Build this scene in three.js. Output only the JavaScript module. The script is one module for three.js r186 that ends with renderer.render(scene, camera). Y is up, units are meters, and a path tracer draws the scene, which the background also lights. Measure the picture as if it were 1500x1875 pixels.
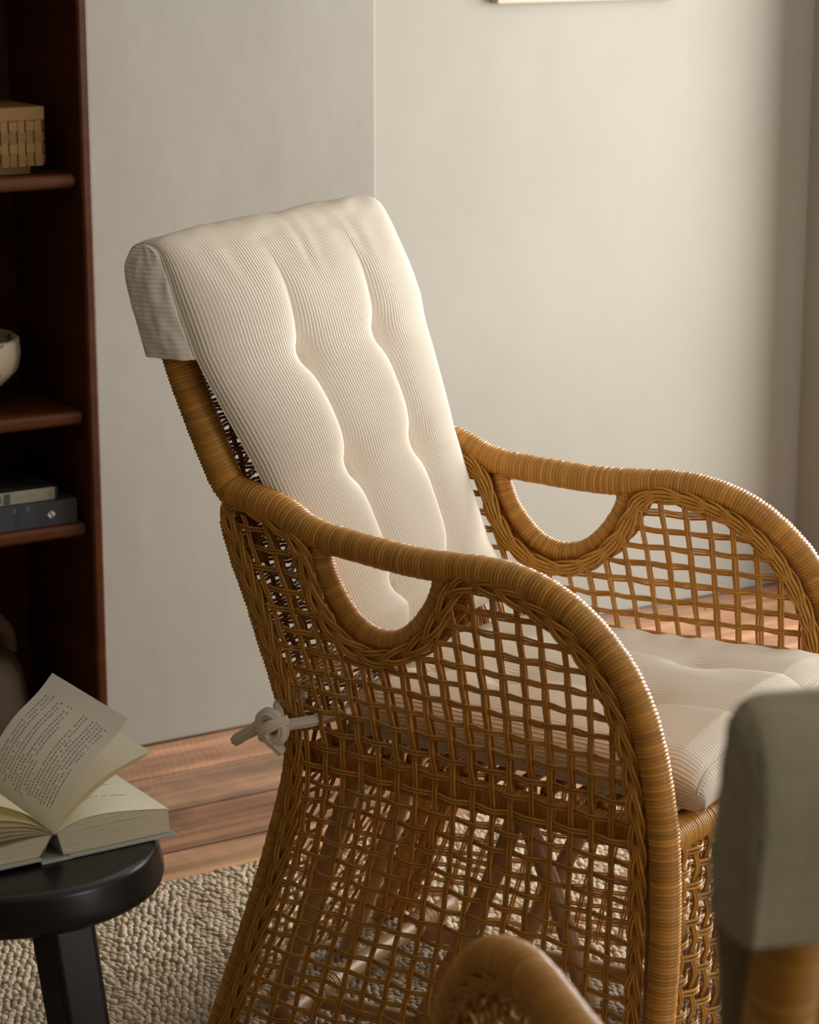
import * as THREE from 'three';
import { RectAreaLightUniformsLib } from 'three/addons/lights/RectAreaLightUniformsLib.js';
import { RoundedBoxGeometry } from 'three/addons/geometries/RoundedBoxGeometry.js';
import { mergeGeometries } from 'three/addons/utils/BufferGeometryUtils.js';
import { ImprovedNoise } from 'three/addons/math/ImprovedNoise.js';

// ------------------------------------------------------------------ camera, sky, daylight, exposure
const scene = new THREE.Scene();
const renderer = new THREE.WebGLRenderer({ antialias: true });
renderer.toneMapping = THREE.LinearToneMapping;
renderer.toneMappingExposure = 0.7;
renderer.shadowMap.enabled = true;
renderer.shadowMap.type = THREE.PCFSoftShadowMap;

const camera = new THREE.PerspectiveCamera(2 * Math.atan(937.5 / 4650) * 180 / Math.PI, 0.8, 0.05, 60);
camera.position.set(0, 1.52, 0);
camera.rotation.set(-14 * Math.PI / 180, 0, 0);
camera.focus = 3.25;
camera.userData.fStop = 8;
scene.add(camera);

scene.background = new THREE.Color(0.72, 0.8, 0.92);
RectAreaLightUniformsLib.init();

// room axes: D runs along the back wall, N points from the back wall into the room
const TH = 32 * Math.PI / 180;
const D = new THREE.Vector3(Math.cos(TH), 0, -Math.sin(TH)), N = new THREE.Vector3(Math.sin(TH), 0, Math.cos(TH));
const room = (d, y, n) => new THREE.Vector3().addScaledVector(D, d).addScaledVector(N, n).setY(y);
const DA = 3.63, DR = 4.2, DL = -2.0, NB = -4.19, NP = -3.94, NF = 1.5, HC = 2.6;   // alcove end, right wall, left wall, alcove back, pier faces, window wall behind the camera, ceiling
// a tall window in the right wall, just outside the picture, and two in the wall behind the camera
const SIDE = { n0: -3.85, n1: -2.15, y0: 0.45, y1: 1.95, light: 25 };
const WINDOWS = [
  { d0: 2.75, d1: 4.05, y0: 0.6, y1: 2.1, light: 13 },
  { d0: 0.9, d1: 2.1, y0: 0.75, y1: 1.95, light: 2.2 },
];
function daylight(w, h, intensity, pos, dir) {
  const l = new THREE.RectAreaLight(new THREE.Color(0.99, 0.99, 0.99), intensity, w - 0.1, h - 0.1);
  l.position.copy(pos); l.lookAt(pos.clone().add(dir)); scene.add(l);
}
for (const w of WINDOWS) daylight(w.d1 - w.d0, w.y1 - w.y0, w.light, room((w.d0 + w.d1) / 2, (w.y0 + w.y1) / 2, NF - 0.015), N.clone().negate());
daylight(SIDE.n1 - SIDE.n0, SIDE.y1 - SIDE.y0, SIDE.light, room(DR - 0.015, (SIDE.y0 + SIDE.y1) / 2, (SIDE.n0 + SIDE.n1) / 2), D.clone().negate());

// ------------------------------------------------------------------ helpers
function rng(seed) { let a = seed >>> 0; return () => { a = (a + 0x6D2B79F5) | 0; let t = Math.imul(a ^ (a >>> 15), 1 | a); t = (t + Math.imul(t ^ (t >>> 7), 61 | t)) ^ t; return ((t ^ (t >>> 14)) >>> 0) / 4294967296; }; }
const noise = new ImprovedNoise(), nz = (x, y, z) => noise.noise(x, y, z);
const hash = (i, j = 0) => { const s = Math.sin(i * 127.1 + j * 311.7) * 43758.5453; return s - Math.floor(s); };
const V = (x, y, z) => new THREE.Vector3(x, y, z);
const taken = {};
function numbered(n) { taken[n] = (taken[n] ?? -1) + 1; return taken[n] ? `${n}_${String(taken[n]).padStart(3, '0')}` : n; }
function put(o, name, parent) { o.name = parent === scene ? numbered(name) : name; parent.add(o); o.traverse(m => { if (m.isMesh) { m.castShadow = true; m.receiveShadow = true; } }); return o; }
function mesh(name, geo, mat, parent = scene) { return put(new THREE.Mesh(geo, mat), name, parent); }
function tag(o, label, category, group) { o.userData.label = label; o.userData.category = category; if (group) o.userData.group = group; return o; }
function thing(name, label, category, pos, turn = 0, group) { const g = new THREE.Group(); put(g, name, scene); g.position.copy(pos); g.rotation.y = turn; return tag(g, label, category, group); }
function part(name, parent) { const g = new THREE.Group(); g.name = name; parent.add(g); return g; }
function lerpTable(tab, x) {                                                   // tab: [[x, v...]] rising in x
  if (x <= tab[0][0]) return tab[0][1];
  for (let i = 1; i < tab.length; i++) if (x <= tab[i][0]) { const f = (x - tab[i - 1][0]) / (tab[i][0] - tab[i - 1][0]); return tab[i - 1][1] + f * (tab[i][1] - tab[i - 1][1]); }
  return tab[tab.length - 1][1];
}
function smooth(pts, step) {                                                   // evenly spaced points of a spline through pts
  const c = new THREE.CatmullRomCurve3(pts, false, 'centripetal'); c.arcLengthDivisions = pts.length * 30;
  return c.getSpacedPoints(Math.max(2, Math.round(c.getLength() / step)));
}

class MB {                                                                      // collects tubes into one geometry
  constructor() { this.p = []; this.n = []; this.c = []; this.i = []; }
  tube(pts, rad, seg = 6, col = [1, 1, 1], caps = true) {
    const n = pts.length, t = V(0, 0, 0), nor = V(0, 0, 0), bin = V(0, 0, 0), prev = V(0, 0, 0), base = this.p.length / 3;
    let s = 0;
    for (let k = 0; k < n; k++) {
      t.subVectors(pts[Math.min(n - 1, k + 1)], pts[Math.max(0, k - 1)]).normalize();
      if (k === 0) { nor.set(0.3, 0.2, 1).cross(t); if (nor.lengthSq() < 1e-4) nor.set(1, 0.1, 0).cross(t); nor.normalize(); }
      else { nor.addScaledVector(t, -nor.dot(t)).normalize(); s += pts[k].distanceTo(pts[k - 1]); }
      bin.crossVectors(t, nor);
      for (let j = 0; j < seg; j++) {
        const a = j / seg * 2 * Math.PI, ca = Math.cos(a), sa = Math.sin(a), r = typeof rad === 'function' ? rad(s, a, k / (n - 1)) : rad;
        const x = nor.x * ca + bin.x * sa, y = nor.y * ca + bin.y * sa, z = nor.z * ca + bin.z * sa, c = typeof col === 'function' ? col(s, a, k / (n - 1)) : col;
        this.p.push(pts[k].x + x * r, pts[k].y + y * r, pts[k].z + z * r); this.n.push(x, y, z); this.c.push(c[0], c[1], c[2]);
      }
      if (k) for (let j = 0; j < seg; j++) {
        const a = base + (k - 1) * seg + j, b = base + (k - 1) * seg + (j + 1) % seg, c = a + seg, d = b + seg;
        this.i.push(a, b, c, b, d, c);
      }
      prev.copy(t);
    }
    if (caps) for (const k of [0, n - 1]) {
      const ci = this.p.length / 3, q = pts[k]; t.subVectors(pts[k ? n - 1 : 0], pts[k ? n - 2 : 1]).normalize();
      const c = typeof col === 'function' ? col(0, 0, k ? 1 : 0) : col;
      this.p.push(q.x, q.y, q.z); this.n.push(t.x, t.y, t.z); this.c.push(c[0], c[1], c[2]);
      for (let j = 0; j < seg; j++) { const a = base + k * seg + j, b = base + k * seg + (j + 1) % seg; k ? this.i.push(a, b, ci) : this.i.push(b, a, ci); }
    }
    return this;
  }
  geo(recompute = false) {
    const g = new THREE.BufferGeometry();
    g.setAttribute('position', new THREE.Float32BufferAttribute(this.p, 3));
    g.setAttribute('normal', new THREE.Float32BufferAttribute(this.n, 3));
    g.setAttribute('color', new THREE.Float32BufferAttribute(this.c, 3));
    g.setIndex(this.i);
    if (recompute) g.computeVertexNormals();
    return g;
  }
}

function grid(P, nu, nv, bump) {                                                // surface P(u, v); bump(u, v) lifts it along its normal
  const w = nu + 1, pos = new Float32Array(w * (nv + 1) * 3), uv = new Float32Array(w * (nv + 1) * 2);
  for (let j = 0; j <= nv; j++) for (let i = 0; i <= nu; i++) { const q = P(i / nu, j / nv), k = j * w + i; pos.set(q, k * 3); uv[k * 2] = i / nu; uv[k * 2 + 1] = j / nv; }
  if (bump) {
    const out = pos.slice(), at = (i, j, c) => pos[(Math.min(nv, Math.max(0, j)) * w + Math.min(nu, Math.max(0, i))) * 3 + c];
    const st = 3;
    for (let j = 0; j <= nv; j++) for (let i = 0; i <= nu; i++) {
      const a = [0, 1, 2].map(c => at(i + st, j, c) - at(i - st, j, c)), b = [0, 1, 2].map(c => at(i, j + 1, c) - at(i, j - 1, c));
      let x = a[1] * b[2] - a[2] * b[1], y = a[2] * b[0] - a[0] * b[2], z = a[0] * b[1] - a[1] * b[0]; const l = Math.hypot(x, y, z) || 1, h = bump(i / nu, j / nv) / l, k = (j * w + i) * 3;
      out[k] += x * h; out[k + 1] += y * h; out[k + 2] += z * h;
    }
    pos.set(out);
  }
  const idx = [];
  for (let j = 0; j < nv; j++) for (let i = 0; i < nu; i++) { const a = j * w + i; idx.push(a, a + 1, a + w, a + 1, a + w + 1, a + w); }
  const g = new THREE.BufferGeometry();
  g.setAttribute('position', new THREE.BufferAttribute(pos, 3)); g.setAttribute('uv', new THREE.BufferAttribute(uv, 2)); g.setIndex(idx); g.computeVertexNormals();
  return g;
}
const plain = g => { const o = g.index ? g.toNonIndexed() : g; for (const k of Object.keys(o.attributes)) if (!['position', 'normal'].includes(k)) o.deleteAttribute(k); return o; };

// textures: value noise drawn into a tile that repeats
function tile(size, f, srgb = true) {
  const a = new Uint8Array(size * size * 4);
  for (let y = 0; y < size; y++) for (let x = 0; x < size; x++) { const c = f(x / size, y / size), k = (y * size + x) * 4; a[k] = c[0] * 255; a[k + 1] = c[1] * 255; a[k + 2] = c[2] * 255; a[k + 3] = 255; }
  const t = new THREE.DataTexture(a, size, size); t.wrapS = t.wrapT = THREE.RepeatWrapping; t.magFilter = THREE.LinearFilter; t.minFilter = THREE.LinearMipmapLinearFilter; t.generateMipmaps = true;
  if (srgb) t.colorSpace = THREE.SRGBColorSpace; t.needsUpdate = true; return t;
}
function fbm(u, v, fx, fy, oct, seed) {                                          // repeats with period 1
  let s = 0, a = 0.5;
  for (let o = 0; o < oct; o++) { const k = 2 ** o, X = fx * k, Y = fy * k, gx = Math.floor(u * X), gy = Math.floor(v * Y), tx = u * X - gx, ty = v * Y - gy, h = (i, j) => hash(((i % X) + X) % X + seed * 13.1, ((j % Y) + Y) % Y + o * 7.7);
    const sx = tx * tx * (3 - 2 * tx), sy = ty * ty * (3 - 2 * ty); s += a * ((h(gx, gy) * (1 - sx) + h(gx + 1, gy) * sx) * (1 - sy) + (h(gx, gy + 1) * (1 - sx) + h(gx + 1, gy + 1) * sx) * sy); a *= 0.5; }
  return s;
}
const lin = (r, g, b) => new THREE.Color().setRGB(r, g, b);

// ------------------------------------------------------------------ materials
const std = o => new THREE.MeshPhysicalMaterial({ roughness: 0.6, ...o });
const plasterMap = tile(512, (u, v) => { const f = fbm(u, v, 5, 5, 5, 1), g = fbm(u, v, 3, 4, 3, 9); const k = 0.90 + 0.05 * f, w = 0.012 * (g - 0.45); return [k + w, k * 0.985, k * 0.955 - w]; });
const plasterBump = tile(512, (u, v) => { const f = fbm(u, v, 8, 6, 6, 4); return [f, f, f]; }, false);
const M = {
  wall: std({ map: plasterMap, bumpMap: plasterBump, bumpScale: 0.004, roughness: 0.92, color: lin(0.37, 0.357, 0.318) }),
  ceiling: std({ color: lin(0.7, 0.68, 0.63), roughness: 0.95 }),
  subfloor: std({ color: lin(0.13, 0.085, 0.055), roughness: 0.95 }),
  cane: std({ vertexColors: true, color: lin(0.45, 0.205, 0.03), roughness: 0.36, specularIntensity: 0.7 }),
  bamboo: std({ vertexColors: true, color: lin(0.37, 0.22, 0.095), roughness: 0.42 }),
  cord: std({ color: lin(0.72, 0.63, 0.51), roughness: 0.95 }),
  corduroy: std({ color: lin(0.77, 0.685, 0.57), roughness: 0.95 }),
  black: std({ color: lin(0.007, 0.0065, 0.0065), roughness: 0.3, specularIntensity: 0.75 }),
  jute: std({ color: lin(0.46, 0.375, 0.265), roughness: 0.95 }),
  juteBase: std({ color: lin(0.30, 0.215, 0.13), roughness: 0.98 }),
  paper: std({ color: lin(0.76, 0.71, 0.58), roughness: 0.9, side: THREE.DoubleSide }),
  bookCloth: std({ color: lin(0.36, 0.36, 0.30), roughness: 0.8 }),
};
{
  const woodTile = (seed, dark, light) => tile(512, (u, v) => { const g = fbm(u + 0.02 * fbm(u, v, 4, 4, 2, seed + 5), v, 3, 60, 4, seed), p = fbm(u, v, 6, 10, 3, seed + 2); const f = Math.min(1, Math.max(0, 0.75 * g + 0.45 * p - 0.1)); return [0, 1, 2].map(i => dark[i] + (light[i] - dark[i]) * f); });
  M.shelfWood = std({ map: woodTile(3, [0.245, 0.125, 0.05], [0.385, 0.205, 0.085]), roughness: 0.4, specularIntensity: 0.4 });
  const boardTile = (seed, c) => tile(512, (u, v) => { const g = fbm(u, v, 3, 70, 4, seed), p = fbm(u, v, 7, 9, 4, seed + 2), w = u * 105 + v * 22 + 1.6 * fbm(u, v, 8, 8, 2, seed + 4), saw = Math.max(0, Math.sin(2 * Math.PI * w)) ** 3 * (fbm(u, v, 5, 7, 3, seed + 6) > 0.47 ? 1 : 0.15), k = 0.50 + 0.62 * g + 0.46 * p, stain = 1 - 0.3 * Math.max(0, Math.min(1, (fbm(u, v, 16, 12, 5, seed + 8) - 0.54) * 6)) * (seed === 22 ? 1 : 0.3); return c.map((x, q) => Math.min(1, x * k * stain + 0.05 * saw * [1, 0.95, 0.85][q])); });
  M.planks = [[0.57, 0.415, 0.31], [0.55, 0.42, 0.32], [0.53, 0.37, 0.26], [0.66, 0.49, 0.345]].map((c, i) => std({ map: boardTile(20 + i, c), bumpMap: tile(256, (u, v) => { const g = fbm(u, v, 40, 10, 3, 40 + i) * 0.6 + 0.4 * fbm(u, v, 3, 60, 3, 44 + i); return [g, g, g]; }, false), bumpScale: 0.003, roughness: 0.5 }));
  const linenMap = tile(256, (u, v) => { const a = 0.5 + 0.5 * Math.sin(u * 2 * Math.PI * 64), b = 0.5 + 0.5 * Math.sin(v * 2 * Math.PI * 64), k = 0.86 + 0.05 * (a * b) + 0.12 * (fbm(u, v, 64, 3, 2, 7) + fbm(u, v, 3, 64, 2, 8) - 1); return [0.72 * k, 0.68 * k, 0.55 * k]; }); linenMap.repeat.set(5, 6);
  M.linen = std({ map: linenMap, roughness: 0.95 });
}

// ------------------------------------------------------------------ the room
function roomBox(name, d0, d1, y0, y1, n0, n1, mat, bevel = 0, parent = scene) {
  const w = d1 - d0, h = y1 - y0, t = n1 - n0, g = bevel ? new RoundedBoxGeometry(w, h, t, 4, bevel) : new THREE.BoxGeometry(w, h, t);
  const p = g.attributes.position, nn = g.attributes.normal, u = g.attributes.uv;                 // uv in metres
  for (let i = 0; i < p.count; i++) { const ax = Math.abs(nn.getX(i)), ay = Math.abs(nn.getY(i)), az = Math.abs(nn.getZ(i)); u.setXY(i, (ax > ay && ax > az ? p.getZ(i) + d0 : p.getX(i) + d0) / 1.6, (ay > ax && ay > az ? p.getZ(i) : p.getY(i)) / 1.6); }
  const m = mesh(name, g, mat, parent); m.position.copy(room((d0 + d1) / 2, (y0 + y1) / 2, (n0 + n1) / 2)); m.rotation.y = TH;
  return m;
}
const struct = o => { o.userData.kind = 'structure'; return o; };
{
  struct(roomBox('wall_back_left', DL - 0.2, 2.392, 0, HC, NB - 0.2, NP, M.wall, 0.006));
  struct(roomBox('wall_back', 2.3, DA + 0.1, 0, HC, NB - 0.2, NB, M.wall));
  struct(roomBox('wall_back_right', DA, DR + 0.2, 0, HC, NB - 0.2, NP, M.wall, 0.006));
  struct(roomBox('wall_left', DL - 0.2, DL, 0, HC, NP, NF, M.wall));
  const wr = new THREE.Group(); put(wr, 'wall_right', scene); struct(wr);
  for (const [y0, y1, n0, n1] of [[0, SIDE.y0, NP, NF], [SIDE.y1, HC, NP, NF], [SIDE.y0, SIDE.y1, NP, SIDE.n0], [SIDE.y0, SIDE.y1, SIDE.n1, NF]]) roomBox('wall_section', DR, DR + 0.2, y0, y1, n0, n1, M.wall, 0, wr);
  struct(roomBox('ceiling', DL - 0.2, DR + 0.2, HC, HC + 0.2, NB - 0.2, NF + 0.2, M.ceiling));
  const frameM = std({ color: lin(0.6, 0.58, 0.52), roughness: 0.5 }), glass = std({ color: lin(1, 1, 1), roughness: 0.02, transmission: 1, thickness: 0, ior: 1.45 });
  const wf = new THREE.Group(); put(wf, 'wall_front', scene); struct(wf);
  let at = DL - 0.2;
  for (const w of [...WINDOWS].reverse()) {
    roomBox('wall_section', at, w.d0, 0, HC, NF, NF + 0.2, M.wall, 0, wf); at = w.d1;
    roomBox('wall_section', w.d0, w.d1, 0, w.y0, NF, NF + 0.2, M.wall, 0, wf); roomBox('wall_section', w.d0, w.d1, w.y1, HC, NF, NF + 0.2, M.wall, 0, wf);
  }
  roomBox('wall_section', at, DR + 0.2, 0, HC, NF, NF + 0.2, M.wall, 0, wf);
  const sw = new THREE.Group(); put(sw, 'window_3', scene); struct(sw);
  for (const [y0, y1, n0, n1] of [[SIDE.y0, SIDE.y0 + 0.06, SIDE.n0, SIDE.n1], [SIDE.y1 - 0.06, SIDE.y1, SIDE.n0, SIDE.n1], [SIDE.y0 + 0.06, SIDE.y1 - 0.06, SIDE.n0, SIDE.n0 + 0.06], [SIDE.y0 + 0.06, SIDE.y1 - 0.06, SIDE.n1 - 0.06, SIDE.n1]]) roomBox('window_frame', DR + 0.06, DR + 0.11, y0, y1, n0, n1, frameM, 0.004, sw);
  roomBox('pane', DR + 0.083, DR + 0.087, SIDE.y0 + 0.06, SIDE.y1 - 0.06, SIDE.n0 + 0.06, SIDE.n1 - 0.06, glass, 0, sw);
  WINDOWS.forEach((w, k) => {
    const v = new THREE.Group(); put(v, `window_${k + 1}`, scene); struct(v);
    for (const [d0, d1, y0, y1] of [[w.d0, w.d1, w.y0, w.y0 + 0.06], [w.d0, w.d1, w.y1 - 0.06, w.y1], [w.d0, w.d0 + 0.06, w.y0 + 0.06, w.y1 - 0.06], [w.d1 - 0.06, w.d1, w.y0 + 0.06, w.y1 - 0.06]]) roomBox('window_frame', d0, d1, y0, y1, NF + 0.06, NF + 0.11, frameM, 0.004, v);
    roomBox('pane', w.d0 + 0.06, w.d1 - 0.06, w.y0 + 0.06, w.y1 - 0.06, NF + 0.083, NF + 0.087, glass, 0, v);
  });

  // floor of old boards
  const floor = roomBox('floor', DL - 0.2, DR + 0.2, -0.12, -0.021, NB - 0.2, NF + 0.2, M.subfloor); struct(floor);
  const R = rng(5), edges = [-3.943, -3.788, -3.623, -3.457, -3.291];
  let n = edges[0]; const rows = [];
  for (let k = 1; k < edges.length; k++) rows.push([edges[k - 1], edges[k]]);
  for (let b = -3.291; b < NF; b += 0.166) rows.push([b, Math.min(NF, b + 0.166)]);
  for (let b = -3.943; b > NB; b -= 0.16) rows.push([Math.max(NB, b - 0.16), b]);
  const cache = {};
  rows.forEach(([a, b], r) => {
    let d = r < 4 ? DL - 0.05 - 0.12 * r : DL - R() * 1.2, k = 0;
    while (d < DR) {
      const len = r < 4 ? 3.3 : 2.2 + R() * 1.4, d0 = Math.max(DL, d), d1 = Math.min(DR, d + len); d += len; k++;
      if (d1 - d0 < 0.05) continue;
      const g = new RoundedBoxGeometry(d1 - d0 - 0.003, 0.02, b - a - 0.009, 1, 0.0013), p = g.attributes.position, u = g.attributes.uv, off = R();
      for (let i = 0; i < p.count; i++) u.setXY(i, p.getX(i) / 1.4 + off, p.getZ(i) / 0.9 + off * 3);
      const m = mesh('floor_board', g, M.planks[r < 4 ? r : Math.floor(R() * 4)], floor);
      m.position.set((d0 + d1) / 2 - (DL - 0.2 + DR + 0.2) / 2, 0.0605 - 0.001 * R(), (a + b) / 2 - (NB + NF) / 2);
    }
  });
}

// ------------------------------------------------------------------ rattan armchair
// side view of an arm: a = along the arm plane (forward), y = height
const SPL = 6.06 * Math.PI / 180, CS = Math.cos(SPL), SN = Math.sin(SPL), HALF = 0.2597;
const armAt = (side, a, y, off = 0) => V(a * CS - off * SN, y, side * (HALF + a * SN + off * CS));
const ARM = [[-0.3671, 0.7692], [-0.3268, 0.7593], [-0.2825, 0.7495], [-0.2477, 0.735], [-0.2131, 0.727], [-0.1705, 0.7231], [-0.1284, 0.72], [-0.087, 0.7177], [-0.0462, 0.7181], [-0.006, 0.7205], [0.0335, 0.7222], [0.0725, 0.7193], [0.1111, 0.7097], [0.147, 0.694], [0.1796, 0.6714], [0.2099, 0.6427], [0.2328, 0.6108], [0.2498, 0.5746], [0.2619, 0.534], [0.271, 0.4927], [0.2781, 0.4474], [0.2816, 0.4011], [0.2835, 0.3336], [0.2818, 0.2643], [0.2795, 0.2116], [0.277, 0.11], [0.275, 0.013]];
const MOON = [[-0.222, 0.7145], [-0.2186, 0.6945], [-0.2094, 0.6728], [-0.1915, 0.6469], [-0.1694, 0.6253], [-0.1457, 0.6133], [-0.1204, 0.6108], [-0.0953, 0.6174], [-0.0721, 0.6354], [-0.0525, 0.6609], [-0.0412, 0.6834], [-0.0349, 0.7093]];
const BRAID = [[-0.3768, 0.0268], [-0.3535, 0.0926], [-0.3238, 0.1745], [-0.2947, 0.2547], [-0.2708, 0.3358], [-0.2581, 0.4056], [-0.2583, 0.4572], [-0.2684, 0.5028], [-0.2899, 0.5643], [-0.3131, 0.6218], [-0.3356, 0.6722], [-0.3547, 0.7159], [-0.365, 0.7431], [-0.3538, 0.7575], [-0.3314, 0.7537], [-0.2959, 0.7426], [-0.2609, 0.7245], [-0.2394, 0.6968], [-0.2294, 0.6645], [-0.2072, 0.6257], [-0.1713, 0.5981], [-0.1246, 0.5896], [-0.0787, 0.6065], [-0.0459, 0.6359], [-0.0266, 0.6695], [-0.0139, 0.6948], [0.0084, 0.708], [0.0493, 0.7061], [0.096, 0.6939], [0.1383, 0.6727], [0.1765, 0.6418], [0.2049, 0.6054], [0.225, 0.5662], [0.2378, 0.5256], [0.2465, 0.4739], [0.2509, 0.4208], [0.2519, 0.3255], [0.249, 0.203], [0.247, 0.0268]];
const REAR = [[-0.3744, 0.7273], [-0.3582, 0.6794], [-0.3364, 0.6323], [-0.3148, 0.5779], [-0.2932, 0.5236], [-0.2795, 0.4823], [-0.2727, 0.4506], [-0.2742, 0.4133], [-0.2838, 0.374], [-0.2982, 0.3258], [-0.3224, 0.2518], [-0.352, 0.1712], [-0.3821, 0.0928], [-0.4128, 0.013]];
const rearTab = REAR.map(([a, y]) => [y, a]).reverse();                         // height -> rear edge
const braidTab = BRAID.slice(0, 13).map(([a, y]) => [y, a]);                    // height -> rear edge of the weave
const postZ = y => lerpTable([[0.79, 0.222], [0.86, 0.231], [0.94, 0.235], [1.05, 0.236]], y);
const POST = [[-0.468, 1.04], [-0.453, 0.99], [-0.4325, 0.932], [-0.4135, 0.881], [-0.396, 0.835]];
const rearX = y => y < 0.76 ? lerpTable(rearTab, y) * CS : lerpTable([[0.76, -0.377], [0.835, -0.396], [0.881, -0.4135], [0.932, -0.4325], [0.99, -0.453], [1.04, -0.468]], y);
const rearZ = y => y < 0.76 ? HALF + lerpTable(rearTab, y) * SN : lerpTable([[0.76, 0.219], [0.79, 0.222], [0.86, 0.231], [0.94, 0.235], [1.05, 0.236]], y);
const braidPoly = smooth(BRAID.map(([a, y]) => V(a, y, 0)), 0.006);
function inBraid(a, y) { let c = false; for (let i = 0, j = braidPoly.length - 1; i < braidPoly.length; j = i++) { const p = braidPoly[i], q = braidPoly[j]; if ((p.y > y) !== (q.y > y) && a < (q.x - p.x) * (y - p.y) / (q.y - p.y) + p.x) c = !c; } return c; }

const PITCH = 0.0046;
const wrapProf = f => Math.sqrt(Math.max(0, 1 - (2 * f - 1) ** 2));
function toneOf(k, s) { const t = 0.80 + 0.34 * hash(k, 1.7), y = 0.94 + 0.12 * hash(k, 5.1), m = 1 + 0.22 * nz(s * 18, k * 3.3, 0.5); return [t * m, t * m * y, t * m * (0.9 + 0.2 * hash(k, 9.2))]; }
function wrapped(pts, rad, seed, seg = 16, pitch = PITCH, lift = 0.0015) {      // a pole bound closely with cane
  const line = smooth(pts, pitch / 5), n = line.length - 1;
  return new MB().tube(line, (s, a, f) => { const i = Math.round(f * n), k = Math.floor(i / 5); return (typeof rad === 'function' ? rad(f) : rad) - lift + lift * wrapProf((i % 5) / 5) + 0.0008 * (hash(k, seed) - 0.5); }, seg,
    (s, a, f) => toneOf(Math.floor(Math.round(f * n) / 5) + seed * 100, s)).geo(true);
}
// pairs of canes: pts are [point, side direction] lists
function pair(line, side, r, seed, seg = 5) {
  const b = new MB();
  for (const e of [-1, 1]) b.tube(line.map((p, k) => p.clone().addScaledVector(side[k], e * r * 1.1)), r, seg, s => toneOf(seed * 2 + (e > 0 ? 1 : 0), s));
  return b.geo();
}
// weave over a surface: at(p, q, lift) is a point; warps run along q, wefts along p
function weave(parent, o) {
  const dirP = (p, q) => o.at(p + 1e-3, q, 0).sub(o.at(p - 1e-3, q, 0)).normalize(), dirQ = (p, q) => o.at(p, q + 1e-3, 0).sub(o.at(p, q - 1e-3, 0)).normalize();
  const flush = (line, side, name, r, seed) => { if (line.length > 3) mesh(name, pair(line, side, r, seed), M.cane, parent); line.length = 0; side.length = 0; };
  for (let j = 0; j < o.rows; j++) {
    const line = [], side = [];
    for (let k = 0; k <= o.stepsP; k++) {
      const p = o.p0 + (o.p1 - o.p0) * k / o.stepsP, q0 = o.rowAt(j);
      const q = q0 + 0.0018 * nz(p * 14, j * 2.7 + o.seed, 1.5) + 0.0012 * nz(p * 45, j * 1.9 + o.seed, 7.5);
      if (o.inside(p, q)) { const c = o.colOf(p, q); line.push(o.at(p, q, o.liftWeft * Math.cos(Math.PI * (c + j)))); side.push(dirQ(p, q)); }
      else flush(line, side, 'weft_strand', o.rWeft, j + o.seed * 7);
    }
    flush(line, side, 'weft_strand', o.rWeft, j + o.seed * 7);
  }
  for (let i = 0; i < o.cols; i++) {
    const line = [], side = [];
    for (let k = 0; k <= o.stepsQ; k++) {
      const q = o.q0 + (o.q1 - o.q0) * k / o.stepsQ, p = o.colAt(i, q) + 0.0022 * nz(q * 12, i * 3.1 + o.seed, 4.5);
      if (o.inside(p, q)) { const r = o.rowOf(q); line.push(o.at(p, q, -o.liftWarp * Math.cos(Math.PI * (r + i)))); side.push(dirP(p, q)); }
      else flush(line, side, 'warp_strand', o.rWarp, i + 61 + o.seed * 7);
    }
    flush(line, side, 'warp_strand', o.rWarp, i + 61 + o.seed * 7);
  }
}
function braid(line, out, seed, wide = 0.0082, period = 0.15, deep = 0.0036, r = 0.0021) {      // flat plait of three double canes along a line; out(k) = direction away from the surface
  const b = new MB(), n = line.length; let s = 0; const S = line.map((p, k) => (s += k ? p.distanceTo(line[k - 1]) : 0));
  for (let st = 0; st < 4; st++) for (const e of [-1, 1]) {
    const pts = line.map((p, k) => {
      const t = line[Math.min(n - 1, k + 1)].clone().sub(line[Math.max(0, k - 1)]).normalize(), o = out(k), w = t.clone().cross(o).normalize(), ph = S[k] / period * 2 * Math.PI + st * 2 * Math.PI / 4;
      const lat = wide * Math.sin(ph) + e * r * 1.05, dep = deep * Math.sin(2 * ph) + 0.0008 * nz(S[k] * 30, st, seed);
      return p.clone().addScaledVector(w, lat).addScaledVector(o, dep);
    });
    b.tube(pts, r, 6, q => toneOf(seed * 31 + st * 2 + (e > 0 ? 1 : 0), q));
  }
  for (const q of [-0.62, 0, 0.62]) b.tube(line.map((p, k) => { const t = line[Math.min(n - 1, k + 1)].clone().sub(line[Math.max(0, k - 1)]).normalize(), o = out(k); return p.clone().addScaledVector(t.clone().cross(o).normalize(), q * wide).addScaledVector(o, -0.0025 * Math.sign(deep)); }), r * 1.15, 5, w => toneOf(seed * 37 + q * 9, w));
  return b.geo();
}

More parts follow.
